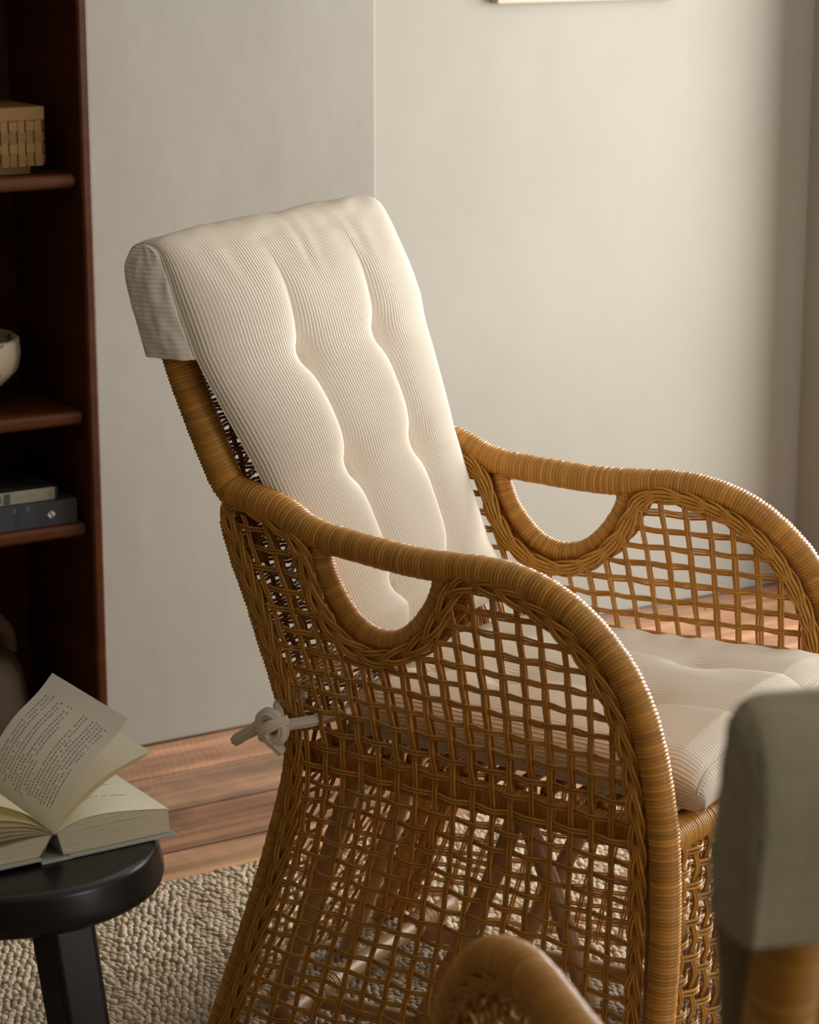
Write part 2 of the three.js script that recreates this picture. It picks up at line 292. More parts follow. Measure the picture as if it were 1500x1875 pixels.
function buildChair(root) {
  const zdir = side => V(-SN, 0, side * CS);
  for (const side of [1, -1]) {
    const path = [...POST.map(([x, y]) => V(x, y, side * postZ(y))), V(-0.3835, 0.803, side * 0.2245), ...ARM.map(([a, y]) => armAt(side, a, y))];
    mesh('arm_rail', wrapped(path, f => f < 0.20 ? 0.0222 : f < 0.27 ? 0.0222 - (f - 0.20) / 0.07 * 0.0022 : 0.0200 - 0.0016 * f, side + 3, 18), M.cane, root);
    mesh('rear_edge_pole', wrapped(REAR.map(([a, y]) => armAt(side, a - 0.001, y)), 0.0118, side + 9, 12, 0.0052), M.cane, root);
    mesh('handhold_loop', wrapped(MOON.map(([a, y]) => armAt(side, a, y)), 0.0138, side + 14, 14), M.cane, root);
    const panel = part('side_panel', root);
    const out = zdir(side), bl = smooth(BRAID.map(([a, y]) => armAt(side, a, y, 0.0135)), 0.006);
    mesh('braided_border', braid(bl, () => out, side + 5), M.cane, panel);
    const bi = smooth(BRAID.slice(10, 37).map(([a, y]) => armAt(side, a, y, -0.019)), 0.006);
    mesh('braided_border', braid(bi, () => out, side + 25), M.cane, panel);
    const rb = smooth(REAR.slice(1).map(([a, y]) => armAt(side, a + 0.0165, y, 0.011)), 0.007);
    mesh('braided_border', braid(rb, () => out, side + 8, 0.0035, 0.17, 0.0018, 0.0019), M.cane, panel);
    const cols = 18, y0 = 0.036, dy = 0.0246;
    const aF = 0.252, colAt = (i, y) => { const r = lerpTable(braidTab, y); return r + (aF - r) * (i + 0.65) / cols; };
    const colOf = (a, y) => { const r = lerpTable(braidTab, y); return (a - r) / (aF - r) * cols - 0.65; };
    for (const [off, ymin, seed] of [[0.010, 0, 1], [-0.021, 0.45, 4]])
      weave(panel, { at: (a, y, l) => armAt(side, a, y, off + l), p0: -0.40, p1: 0.27, stepsP: 140, q0: 0.03, q1: 0.74, stepsQ: 150, rows: 29, rowAt: j => y0 + dy * j + (seed > 2 ? 0.011 : 0), cols, colAt: (i, y) => colAt(i, y) + (seed > 2 ? 0.012 : 0), colOf, rowOf: y => (y - y0) / dy,
        inside: (a, y) => y > ymin && inBraid(a, y), rWeft: seed > 2 ? 0.00145 : 0.0017, rWarp: seed > 2 ? 0.0016 : 0.00195, liftWeft: 0.0027, liftWarp: 0.0009, seed: seed + (side < 0 ? 11 : 0) });
  }
  // front
  const fx = z => 0.281 + 0.016 * (1 - (z / 0.29) ** 2);
  mesh('seat_rail', wrapped([-0.285, -0.2, -0.1, 0, 0.1, 0.2, 0.285].map(z => V(fx(z) - 0.006, 0.438, z)), 0.02, 31, 14), M.cane, root);
  const fp = part('front_panel', root);
  weave(fp, { at: (z, y, l) => V(fx(z) + 0.008 + l, y, z), p0: -0.285, p1: 0.285, stepsP: 120, q0: 0.03, q1: 0.45, stepsQ: 90, rows: 18, rowAt: j => 0.036 + 0.0225 * j, cols: 19, colAt: i => -0.266 + i * 0.0296, colOf: z => (z + 0.266) / 0.0296, rowOf: y => (y - 0.036) / 0.0225,
    inside: (z, y) => y > 0.03 && y < 0.448 && Math.abs(z) < 0.284, rWeft: 0.0022, rWarp: 0.0023, liftWeft: 0.0058, liftWarp: 0.0025, seed: 21 });
  // back
  const bp = part('back_panel', root), bAt = (t, y, l) => V(rearX(y) - 0.004 - l, y, t * (rearZ(y) - 0.012));
  const common = { at: bAt, p0: -1, p1: 1, stepsP: 100, cols: 13, colAt: i => -0.94 + i * 0.1567, colOf: t => (t + 0.94) / 0.1567, rWarp: 0.0021, liftWarp: 0.0018 };
  weave(bp, { ...common, q0: 0.03, q1: 1.03, stepsQ: 160, rows: 17, rowAt: j => 0.036 + 0.0245 * j, rowOf: y => (y - 0.036) / 0.0245, inside: (t, y) => y > 0.03 && y < 1.035 && Math.abs(t) < 0.985, rWeft: 0.0016, liftWeft: 0.0036, seed: 33 });
  weave(bp, { ...common, q0: 0.46, q1: 1.03, stepsQ: 2, rows: 58, cols: 0, rowAt: j => 0.455 + 0.0099 * j, rowOf: y => (y - 0.455) / 0.0099, inside: (t, y) => y < 1.035 && Math.abs(t) < 0.985, rWeft: 0.0022, liftWeft: 0.0042, seed: 47 });
  mesh('top_rail', wrapped([-0.236, -0.12, 0, 0.12, 0.236].map(z => V(-0.468, 1.04 - 0.006 * (1 - (z / 0.255) ** 2), z)), 0.018, 77, 14), M.cane, root);
  // seat frame
  for (const side of [1, -1]) mesh('seat_rail', wrapped([-0.262, -0.1, 0.1, 0.268].map(a => armAt(side, a, 0.4225 + 0.008 * (a + 0.26), -0.03)), f => 0.0205, 41 + side, 14, 0.0062, 0.002), M.cane, root);
  mesh('seat_rail', wrapped([-0.225, 0, 0.225].map(z => V(-0.252, 0.425, z)), 0.018, 51, 12, 0.006), M.cane, root);
  for (let i = 0; i < 13; i++) { const x = -0.225 + i * 0.04, h = HALF + x * SN / CS - 0.035; mesh('seat_slat', new MB().tube([V(x, 0.449, -h), V(x, 0.449, 0), V(x, 0.449, h)], 0.0085, 7, toneOf(i + 900, 0)).geo(), M.cane, root); }
  // inner frame of bare rattan poles
  const pole = (name, pts, r, seed) => { const t = [0.9 + 0.2 * hash(seed, 3), 0.9 + 0.18 * hash(seed, 3), 0.88 + 0.16 * hash(seed, 3)]; mesh(name, new MB().tube(smooth(pts, 0.012), s => r * (1 + 0.06 * Math.exp(-((((s % 0.17) - 0.085) / 0.006) ** 2))), 10, s => { const k = 1 + 0.15 * nz(s * 25, seed, 2); return [t[0] * k, t[1] * k, t[2] * k]; }).geo(true), M.bamboo, root); };
  const by = 0.06;
  pole('stretcher', [V(-0.295, by, 0.23), V(-0.295, by, 0), V(-0.29, by, -0.22)], 0.0135, 1);
  pole('stretcher', [V(0.24, by, 0.24), V(0.24, by, 0), V(0.24, by, -0.24)], 0.0135, 2);
  for (const s of [1, -1]) {
    pole('stretcher', [V(-0.31, by - 0.012, s * 0.135), V(0, by - 0.012, s * 0.14), V(0.25, by - 0.012, s * 0.145)], 0.013, 3 + s);
    pole('leg', [V(0.258, 0.43, s * 0.262), V(0.256, 0.2, s * 0.262), V(0.252, 0.012, s * 0.258)], 0.0125, 6 + s);
    pole('brace', [V(-0.13, by, s * 0.14), V(-0.045, 0.24, s * 0.14), V(0.005, 0.36, s * 0.15), V(0.02, 0.405, s * 0.17)], 0.0125, 9 + s);
    pole('brace', [V(0.135, by, s * 0.14), V(0.075, 0.24, s * 0.14), V(0.03, 0.36, s * 0.15), V(0.015, 0.405, s * 0.17)], 0.0125, 12 + s);
  }
  for (const t of [0.42, -0.35]) pole('rear_stake', [0.43, 0.36, 0.28, 0.18, 0.09, 0.014].map(y => V(rearX(y) + 0.024, y, t * 0.235)), 0.0135, 20 + t * 7);
  // plaited lashings where the stretchers cross
  for (const z of [0.135, -0.135]) mesh('lashing', wrapped([V(-0.295, by, z - 0.03), V(-0.295, by, z), V(-0.295, by, z + 0.03)], 0.0185, 60, 12, 0.005, 0.002), M.bamboo, root);
}
const chairTurn = -30.3 * Math.PI / 180;
const chairPos = V(0.20109, 0.0, -3.14558);
const chair = thing('rattan_armchair', 'honey-brown wicker armchair with an open grid weave, dressed in cream corduroy cushions', 'armchair', chairPos, chairTurn);
buildChair(chair);
const chair2 = chair.clone(); put(chair2, 'rattan_armchair', scene);
chair2.traverse(m => { if (m.isMesh) m.geometry = m.geometry.clone(); });
chair2.position.set(0.365, 0, -1.838); chair2.rotation.y = 101.1 * Math.PI / 180; chair2.scale.y = 0.955;
tag(chair2, 'wicker armchair seen from behind, its backrest top covered by a grey linen hood', 'armchair');

// ------------------------------------------------------------------ cushions
const ribProf = f => Math.abs(Math.sin(Math.PI * f)) ** 0.38;
// cross-section of a cushion, reparametrised by length: u in 0..1 -> [across -1..1, rise 0..1]
const section = (() => {
  const raw = [], hw = 0.235, T = 0.058; for (let k = 0; k <= 2000; k++) { const a = Math.PI * k / 2000, c = Math.cos(a); raw.push([-Math.sign(c) * Math.abs(c) ** 0.62, Math.sin(a) ** 0.75]); }
  const L = [0]; for (let k = 1; k < raw.length; k++) L.push(L[k - 1] + Math.hypot((raw[k][0] - raw[k - 1][0]) * hw, (raw[k][1] - raw[k - 1][1]) * T));
  return u => { const s = u * L[L.length - 1]; let lo = 0, hi = L.length - 1; while (hi - lo > 1) { const m = (lo + hi) >> 1; if (L[m] < s) lo = m; else hi = m; } const f = (s - L[lo]) / (L[hi] - L[lo] || 1); return [raw[lo][0] + f * (raw[hi][0] - raw[lo][0]), raw[lo][1] + f * (raw[hi][1] - raw[lo][1])]; };
})();
const ribs = (u, n) => { const q = u * n; return 0.0012 * (ribProf(q - Math.floor(q)) - 0.6); };

function backCushion(root, mat, o) {
  const front = o.front, N0 = front.length;
  const path = smooth([...front, ...o.over].map(([x, y]) => V(x, y, 0)), 0.0025), n = path.length;
  const topIdx = path.reduce((b, p, k) => p.y > path[b].y ? k : b, 0);
  const fr = k => Math.min(n - 1, Math.max(0, k));
  const nrm = path.map((p, k) => { const t = path[fr(k + 3)].clone().sub(path[fr(k - 3)]).normalize(); return [t.y, -t.x]; });
  const hw = (y, back) => back ? o.hood : lerpTable(o.width, y);
  const tufts = o.tufts;
  const P = (u, v) => {
    const q = v * (n - 1), k = Math.min(n - 2, Math.floor(q)), f = q - k, b = path[k].clone().lerp(path[k + 1], f), isBack = k > topIdx;
    const nx = nrm[k][0] * (1 - f) + nrm[k + 1][0] * f, ny = nrm[k][1] * (1 - f) + nrm[k + 1][1] * f;
    const [c, r] = section(u), w = hw(b.y, isBack), z = c * w;
    const dl = (k + f - topIdx) * 0.0025;                                        // distance from the top edge, front negative
    let T = dl < 0 ? 0.060 * (0.16 + 0.84 * Math.sin(Math.PI / 2 * Math.min(1, -dl / 0.13)) ** 0.8) : 0.0096 - 0.0055 * Math.min(1, dl / 0.05);
    T *= v < 0.06 ? Math.sqrt(Math.max(0.02, v / 0.06)) : 1;
    let d = 0;
    if (dl < 0 && tufts.length) {
      const sc = 0.085 * w / 0.235, fade = THREE.MathUtils.smoothstep(-dl, 0.02, 0.17);
      for (const s of [-1, 1]) d += 0.0125 * fade * Math.exp(-Math.abs(z - s * sc) / 0.019);
      for (const ty of tufts) { const ey = (b.y - ty) * 1.09; d += 0.003 * Math.exp(-((ey / 0.03) ** 2)); for (const s of [-1, 1]) { const e = Math.hypot(z - s * sc, ey); d += 0.018 * Math.exp(-e / 0.008) + 0.018 * Math.exp(-e / 0.022); } }
    }
    let rise = T * r - d * Math.min(1, r * 1.3);
    // gathers under the top seam, folds over the top, slow lumps of the filling
    const g = Math.exp(-(((dl + 0.055) / 0.035) ** 2)), h = Math.exp(-((dl / 0.03) ** 2));
    rise += r * (0.0009 * g * Math.sin(z * 120 + 7 * nz(z * 9, b.y * 6, 3)) * (0.5 + 0.5 * nz(z * 12, 2, 1)) * 1.6 + 0.004 * h * nz(z * 16 + 40 * dl, dl * 60, 9) + (o.lump ?? 0.004) * nz(z * 7, b.y * 8, o.seed) + (o.lump ? 0.5 * o.lump * h * Math.sin(z * 60 + 5 * nz(z * 8, 1, 2)) : 0));
    const sag = -0.004 * Math.exp(-((dl / 0.05) ** 2)) * (1 - c * c) * o.sag;
    return [b.x + nx * rise, b.y + ny * rise + sag, z];
  };
  const count = o.ribCount;
  mesh('cushion_body', grid(P, count ? count * 6 : 160, count ? 210 : 150, count ? (u, v) => ribs(u, count) : null), mat, root);
  const backSheet = grid((u, v) => { const k = Math.floor(v * topIdx), b = path[k], w = lerpTable(o.width, b.y), c = 2 * u - 1; const rise = -0.012 * (1 - c ** 4) * Math.min(1, 8 * v, 8 * (1 - v)); return [b.x + nrm[k][0] * rise, b.y + nrm[k][1] * rise, c * w]; }, 40, 80);
  mesh('cushion_back', backSheet, mat, root);
  // side gussets of the hood
  for (const s of [1, -1]) {
    const hemF = path.findIndex(p => p.y > o.hem), last = n - 1, gr = o.gussetRibs;
    const Q = (p, q) => {
      const a = path[Math.round(hemF + (topIdx - hemF) * p)], b = path[Math.round(last + (topIdx - last) * p)], e = 1 - q;
      const bulge = 0.010 * Math.sqrt(Math.max(0, 4 * q * e)) * (1 - 0.75 * p ** 6) + 0.0028 * nz(q * 5, p * 6, o.seed + s);
      return [a.x * e + b.x * q, a.y * e + b.y * q, s * (o.hood + bulge)];
    };
    const G = grid((u, v) => Q(v, s > 0 ? 1 - u : u), 36, gr ? gr * 6 : 60, gr ? (u, v) => 0.8 * ribs(v + 0.006 * nz(u * 4, v * 9, 2), gr) : null);
    mesh('hood_gusset', G, mat, root);
    const seam = path.slice(hemF, topIdx + 1).filter((_, k) => k % 3 === 0).map(p => V(p.x, p.y, s * (o.hood + 0.001)));
    mesh('seam', new MB().tube(seam, 0.0014, 5).geo(), o.seamMat, root);
  }
}
const W1 = [[0.52, 0.203], [0.72, 0.212], [0.8, 0.226], [0.87, 0.245], [0.94, 0.2615], [1.1, 0.2625]];
M.seam = std({ color: lin(0.60, 0.53, 0.43), roughness: 0.95 });
M.seamLinen = std({ color: lin(0.28, 0.27, 0.21), roughness: 0.95 });
const bc = thing('back_cushion', 'long cream corduroy back cushion with buttonless tufts, hooded over the wicker backrest', 'cushion', chairPos, chairTurn);
backCushion(bc, M.corduroy, {
  front: [[-0.204, 0.545], [-0.222, 0.575], [-0.248, 0.62], [-0.3095, 0.765], [-0.374, 0.907], [-0.394, 0.955], [-0.4165, 1.01], [-0.432, 1.055]],
  over: [[-0.441, 1.071], [-0.458, 1.0775], [-0.477, 1.074], [-0.4905, 1.055], [-0.4925, 1.035], [-0.485, 1.005], [-0.474, 0.97], [-0.4635, 0.9365]],
  width: W1, hood: 0.2625, hem: 0.939, tufts: [0.907, 0.765, 0.612], ribCount: 104, gussetRibs: 27, seed: 2.3, sag: 1, seamMat: M.seam,
});
const lc = thing('back_cushion', 'grey-green linen cushion hood over the backrest of the wicker armchair seen from behind', 'cushion', chair2.position.clone(), chair2.rotation.y);
backCushion(lc, M.linen, {
  front: [[-0.196, 0.50], [-0.248, 0.60], [-0.3295, 0.745], [-0.398, 0.887], [-0.413, 0.945], [-0.425, 1.0], [-0.433, 1.035]],
  over: [[-0.437, 1.059], [-0.455, 1.073], [-0.476, 1.071], [-0.491, 1.053], [-0.497, 1.028], [-0.495, 0.995], [-0.492, 0.965], [-0.489, 0.945]],
  width: [[0.5, 0.21], [0.72, 0.222], [0.85, 0.255], [0.94, 0.272], [1.1, 0.273]], hood: 0.2735, hem: 0.95, tufts: [], ribCount: 0, gussetRibs: 0, seed: 5.1, sag: 2, lump: 0.011, seamMat: M.seamLinen,
});

// seat cushion
const sc = thing('seat_cushion', 'flat cream corduroy seat cushion with deep tufts, lying in the wicker armchair', 'cushion', chairPos, chairTurn);
{
  const yb = 0.4655, Y = 0.062, x0 = -0.205, x1 = 0.297, hw = x => 0.199 + (x - x0) / (x1 - x0) * 0.043;
  const prof = (() => { const pts = []; const e = 0.02; for (let k = 0; k <= 10; k++) pts.push([-1, k / 10 * 0.6]); for (let k = 1; k <= 14; k++) { const a = k / 14 * Math.PI / 2; pts.push([-1 + 0.13 * (1 - Math.cos(a)), 0.6 + 0.4 * Math.sin(a)]); } const m = pts.map(([c, h]) => [-c, h]).reverse(); const all = [...pts, [0, 1.06], ...m]; const L = [0]; for (let k = 1; k < all.length; k++) L.push(L[k - 1] + Math.hypot((all[k][0] - all[k - 1][0]) * 0.22, (all[k][1] - all[k - 1][1]) * Y)); return u => { const s = u * L[L.length - 1]; let k = 1; while (k < L.length - 1 && L[k] < s) k++; const f = (s - L[k - 1]) / (L[k] - L[k - 1]); return [all[k - 1][0] + f * (all[k][0] - all[k - 1][0]), all[k - 1][1] + f * (all[k][1] - all[k - 1][1])]; }; })();
  const P = (u, v) => {
    const [c, h] = prof(u), x = x0 + (x1 - x0) * v, z = c * (hw(x) + 0.004 * Math.sin(Math.PI * Math.min(1, h / 0.8)));
    const top = Math.max(0, (h - 0.6) / 0.4), en = Math.min(1, Math.sqrt(Math.min(1, (1 - v) / 0.06)) * 0.35 + 0.65) * Math.min(1, 0.7 + 4 * v);
    let y = h * Y * en, d = 0;
    for (const s of [-1, 1]) { d += 0.0045 * Math.exp(-Math.abs(z - s * 0.085) / 0.018); for (const tx of [-0.15, -0.04, 0.145]) { const e = Math.hypot(z - s * 0.085, x - tx); d += 0.012 * Math.exp(-e / 0.010) + 0.020 * Math.exp(-e / 0.028); } }
    y += top * (0.014 * (1 - c * c) - d + 0.003 * nz(x * 10, z * 10, 4) + 0.0016 * Math.sin(x * 120 + 4 * nz(x * 8, z * 8, 2)) * Math.exp(-(((z + 0.19) / 0.04) ** 2)));
    return [x + (v > 0.98 ? 0 : 0), yb + y, z];
  };
  mesh('cushion_body', grid(P, 104 * 6, 170, (u) => -ribs(u, 104)), M.corduroy, sc);
  // front face: ribs stand upright
  const F = (u, v) => { const uu = 0.0 + u, q = P(uu, 1), c = prof(uu); const y = yb + (q[1] - yb) * v; return [x1 + 0.012 * Math.sqrt(Math.max(0, 4 * v * (1 - v))), y, q[2]]; };
  mesh('front_gusset', grid(F, 96 * 6, 24, u => ribs(u, 96)), M.corduroy, sc);
  mesh('cushion_base', grid((u, v) => { const x = x0 + (x1 - x0) * v; return [x, yb + 0.001, (2 * u - 1) * hw(x)]; }, 20, 20), M.corduroy, sc);
  const rim = []; for (let k = 0; k <= 60; k++) { const q = P(0.06 + 0.88 * k / 60, 1); rim.push(V(q[0] + 0.001, q[1], q[2])); }
  mesh('seam', new MB().tube(rim, 0.0016, 5).geo(), M.seam, sc);
  // cord tied round the rear edge of the chair
  const A = (a, y, off) => armAt(1, a, y, off);
  const cord = (pts, r) => { const b = new MB(); b.tube(smooth(pts, 0.004), (s, a) => r * 1.1 * (1 + 0.12 * Math.cos(a * 7 + s * 40) + 0.05 * nz(s * 200, a, 1)), 28); return b.geo(true); };
  const tie = part('tie', sc);
  mesh('cord', cord([A(-0.185, 0.493, -0.06), A(-0.212, 0.491, -0.02), A(-0.232, 0.488, 0.016), A(-0.252, 0.484, 0.030), A(-0.268, 0.478, 0.036)], 0.0062), M.cord, tie);
  mesh('cord', cord([A(-0.268, 0.472, 0.034), A(-0.262, 0.489, 0.040), A(-0.276, 0.497, 0.042), A(-0.289, 0.488, 0.042), A(-0.285, 0.472, 0.044), A(-0.270, 0.463, 0.044), A(-0.256, 0.470, 0.042), A(-0.255, 0.485, 0.040)], 0.0068), M.cord, tie);
  mesh('cord', cord([A(-0.272, 0.488, 0.036), A(-0.290, 0.481, 0.040), A(-0.309, 0.466, 0.036), A(-0.327, 0.455, 0.032), A(-0.3436, 0.4435, 0.030)], 0.0065), M.cord, tie);
  mesh('cord', cord([A(-0.252, 0.490, 0.034), A(-0.262, 0.487, 0.047), A(-0.274, 0.480, 0.051), A(-0.283, 0.470, 0.047), A(-0.288, 0.462, 0.038)], 0.0066), M.cord, tie);
  mesh('cord', cord([A(-0.284, 0.480, 0.040), A(-0.275, 0.466, 0.046), A(-0.266, 0.456, 0.042), A(-0.262, 0.447, 0.036)], 0.0064), M.cord, tie);
  mesh('cord', cord([A(-0.270, 0.492, 0.030), A(-0.287, 0.499, 0.010), A(-0.290, 0.505, -0.015), A(-0.272, 0.505, -0.03)], 0.0055), M.cord, tie);
}
const sc2 = thing('seat_cushion', 'grey linen seat cushion in the armchair seen from behind', 'cushion', chair2.position.clone(), chair2.rotation.y);
{
  const m = mesh('cushion_body', new RoundedBoxGeometry(0.48, 0.07, 0.40, 5, 0.03), M.linen, sc2); m.position.set(0.045, 0.445 + 0.035, 0);
}

// ------------------------------------------------------------------ jute rug
{
  const d0 = 0.55, d1 = 3.3, n0 = -3.322, n1 = -1.6;
  const rug = thing('jute_rug', 'natural jute rug of thick plaited stitches under the wicker armchair and the black stool', 'rug', room((d0 + d1) / 2, 0, (n0 + n1) / 2), TH);
  const slab = mesh('backing', new RoundedBoxGeometry(d1 - d0, 0.008, n1 - n0, 2, 0.003), M.juteBase, rug); slab.position.y = 0.0045;
  const sd = 0.0112, sn = 0.0102, nd = Math.floor((d1 - d0) / sd), nn = Math.floor((n1 - n0) / sn);
  const g = new THREE.SphereGeometry(1, 7, 5); g.scale(0.0056, 0.0044, 0.0084);
  const im = new THREE.InstancedMesh(g, M.jute, nd * nn), R = rng(11), m4 = new THREE.Matrix4(), q = new THREE.Quaternion(), e = new THREE.Euler(), c = new THREE.Color();
  let k = 0;
  for (let j = 0; j < nn; j++) for (let i = 0; i < nd; i++) {
    const x = (i + 0.5 + (j % 2) * 0.5) * sd - (d1 - d0) / 2, z = (j + 0.5) * sn - (n1 - n0) / 2;
    const lane = Math.floor((x + z * 0.35 + 3) / 0.115) % 2 ? 1 : -1;
    e.set((R() - 0.5) * 0.3, lane * 0.38 + (R() - 0.5) * 0.8, 0); q.setFromEuler(e);
    const s = 0.85 + 0.35 * R();
    m4.compose(V(x + (R() - 0.5) * 0.0045, 0.0072 + 0.003 * R(), z + (R() - 0.5) * 0.006), q, V(s, s * (0.9 + 0.3 * R()), s)); im.setMatrixAt(k, m4);
    const t = 0.8 + 0.35 * R(), w = R() < 0.1 ? 0.86 : 1; im.setColorAt(k, c.setRGB(t, t * (0.95 + 0.1 * R()) * w, t * (0.9 + 0.16 * R()) * w * w)); k++;
  }
  put(im, 'plaited_stitches', rug); im.userData.kind = 'stuff';
}

// ------------------------------------------------------------------ bookcase
{
  const dR = 1.70, dL = 0.72, nF = -3.66, nB = NP + 0.002, top = 2.05;
  const g = thing('bookcase', 'dark reddish-brown wooden bookcase with rounded shelf fronts against the plaster wall', 'bookcase', V(0, 0, 0));
  const rb = (name, a, b, y0, y1, n0, n1, bev) => roomBox(name, a, b, y0, y1, n0, n1, M.shelfWood, bev, g);
  rb('side_panel', dR - 0.02, dR, 0, top, nB, nF, 0.006); rb('side_panel', dL, dL + 0.02, 0, top, nB, nF, 0.006);
  rb('back_panel', dL + 0.02, dR - 0.02, 0.02, top, nB, nB + 0.008, 0.001);
  rb('top_panel', dL + 0.0205, dR - 0.0205, top - 0.024, top, nB + 0.009, nF - 0.012, 0.006);
  for (const y of [1.47, 1.0585, 0.678, 0.4925, 0.085]) rb('shelf', dL + 0.0205, dR - 0.0205, y - 0.0115, y + 0.0115, nB + 0.009, nF - 0.014, 0.0095);
  rb('plinth', dL + 0.0205, dR - 0.0205, 0, 0.072, nF - 0.05, nF - 0.03, 0.003);
}
const shelfTop = y => y + 0.0118;
// woven box
{
  const g = thing('woven_box', 'small pale bamboo box of plaited flat strips on the upper shelf of the bookcase', 'box', room(1.53, shelfTop(1.0585), -3.755), TH);
  const strip = std({ color: lin(0.19, 0.105, 0.032), roughness: 0.6, specularIntensity: 0.3 }), strip2 = std({ color: lin(0.15, 0.08, 0.024), roughness: 0.6, specularIntensity: 0.3 });
  const w = 0.204, h = 0.092, dp = 0.13, y0 = 0.014;
  const base = mesh('foot', new RoundedBoxGeometry(w - 0.034, 0.014, dp - 0.034, 2, 0.002), strip, g); base.position.y = 0.007;
  const inner = mesh('lining', new THREE.BoxGeometry(w - 0.006, h - 0.004, dp - 0.006), strip2, g); inner.position.y = y0 + h / 2;
  const vg = new RoundedBoxGeometry(0.0122, h - 0.018, 0.0014, 1, 0.0005), hg = new RoundedBoxGeometry(w, 0.0138, 0.0014, 1, 0.0005), hs = new RoundedBoxGeometry(0.0014, 0.0138, dp, 1, 0.0005), vs = new RoundedBoxGeometry(0.0014, h - 0.018, 0.0122, 1, 0.0005);
  const cut = new RoundedBoxGeometry(0.0142, 0.0138, 0.0012, 1, 0.0004);
  for (let i = 0; i < 14; i++) { const m = mesh('upright_strip', vg, i % 2 ? strip : strip2, g); m.position.set(-w / 2 + 0.0105 + i * 0.0141, y0 + (h - 0.018) / 2, dp / 2); }
  for (let j = 0; j < 4; j++) {
    const s = mesh('level_strip', hs, strip2, g); s.position.set(w / 2, y0 + 0.011 + j * 0.0172, 0);
    for (let i = 0; i < 14; i++) if ((i + j) % 2) { const m = mesh('level_strip', cut, j % 2 ? strip : strip2, g); m.position.set(-w / 2 + 0.0105 + i * 0.0141, y0 + 0.011 + j * 0.0172, dp / 2 + 0.0011); }
  }
  for (let i = 0; i < 9; i++) { const m = mesh('upright_strip', vs, strip, g); m.position.set(w / 2 - 0.0012, y0 + (h - 0.018) / 2, -dp / 2 + 0.009 + i * 0.0141); }
  const rim = mesh('lid_rim', new RoundedBoxGeometry(w + 0.001, 0.021, dp + 0.004, 2, 0.0015), strip, g); rim.position.y = y0 + h - 0.0105;
}
// stone bowl
{
  const pr = [[0.0, 0.004], [0.030, 0.002], [0.042, 0.000], [0.046, 0.010], [0.060, 0.028], [0.086, 0.050], [0.1, 0.066], [0.106, 0.090], [0.105, 0.112], [0.100, 0.118], [0.093, 0.112], [0.088, 0.085], [0.070, 0.055], [0.035, 0.036], [0.0, 0.032]];
  const g = new THREE.LatheGeometry(pr.map(([r, y]) => new THREE.Vector2(r, y)), 40), p = g.attributes.position;
  for (let i = 0; i < p.count; i++) { const x = p.getX(i), y = p.getY(i), z = p.getZ(i), k = 1 + 0.05 * nz(x * 22, y * 22, z * 22) + 0.025 * nz(x * 60, y * 60, z * 60); p.setXYZ(i, x * k, y * (0.97 + 0.03 * k), z * k); }
  g.computeVertexNormals();
  const pits = tile(256, (u, v) => { const f = fbm(u, v, 24, 12, 3, 61), q = f < 0.33 ? 0.55 : 0.95 + 0.05 * f; return [0.62 * q, 0.57 * q, 0.47 * q]; });
  tag(mesh('stone_bowl', g, std({ map: pits, bumpMap: pits, bumpScale: 0.004, roughness: 0.9 })), 'rough pitted beige stone bowl on the middle shelf of the bookcase', 'bowl').position.copy(room(1.508, shelfTop(0.678), -3.79));
}
// lying books
function lyingBook(name, label, d1, y, nS, len, thick, deep, coverMat, spineTex, pageTurn) {
  const g = thing(name, label, 'book', room(d1 - len / 2, y, nS - deep / 2), TH, null);
  const cv = 0.0028;
  for (const s of [0, 1]) { const m = mesh('cover', new RoundedBoxGeometry(len, cv, deep, 2, 0.001), coverMat, g); m.position.y = s ? thick - cv / 2 : cv / 2; }
  const pg = mesh('page_block', new THREE.BoxGeometry(len - 0.006, thick - 2 * cv, deep - 0.008), M.paper, g); pg.position.set(0, thick / 2, -0.003);
  const sp = mesh('spine', new RoundedBoxGeometry(len, thick, 0.004, 2, 0.0015), spineTex, g); sp.position.set(0, thick / 2, deep / 2 - 0.001);
  const u = sp.geometry.attributes.uv, p = sp.geometry.attributes.position; for (let i = 0; i < p.count; i++) u.setXY(i, p.getX(i) / len + 0.5, p.getY(i) / thick + 0.5);
  return g;
}
function canvasTex(w, h, draw) { const c = document.createElement('canvas'); c.width = w; c.height = h; draw(c.getContext('2d')); const t = new THREE.CanvasTexture(c); t.colorSpace = THREE.SRGBColorSpace; t.magFilter = THREE.LinearFilter; return t; }
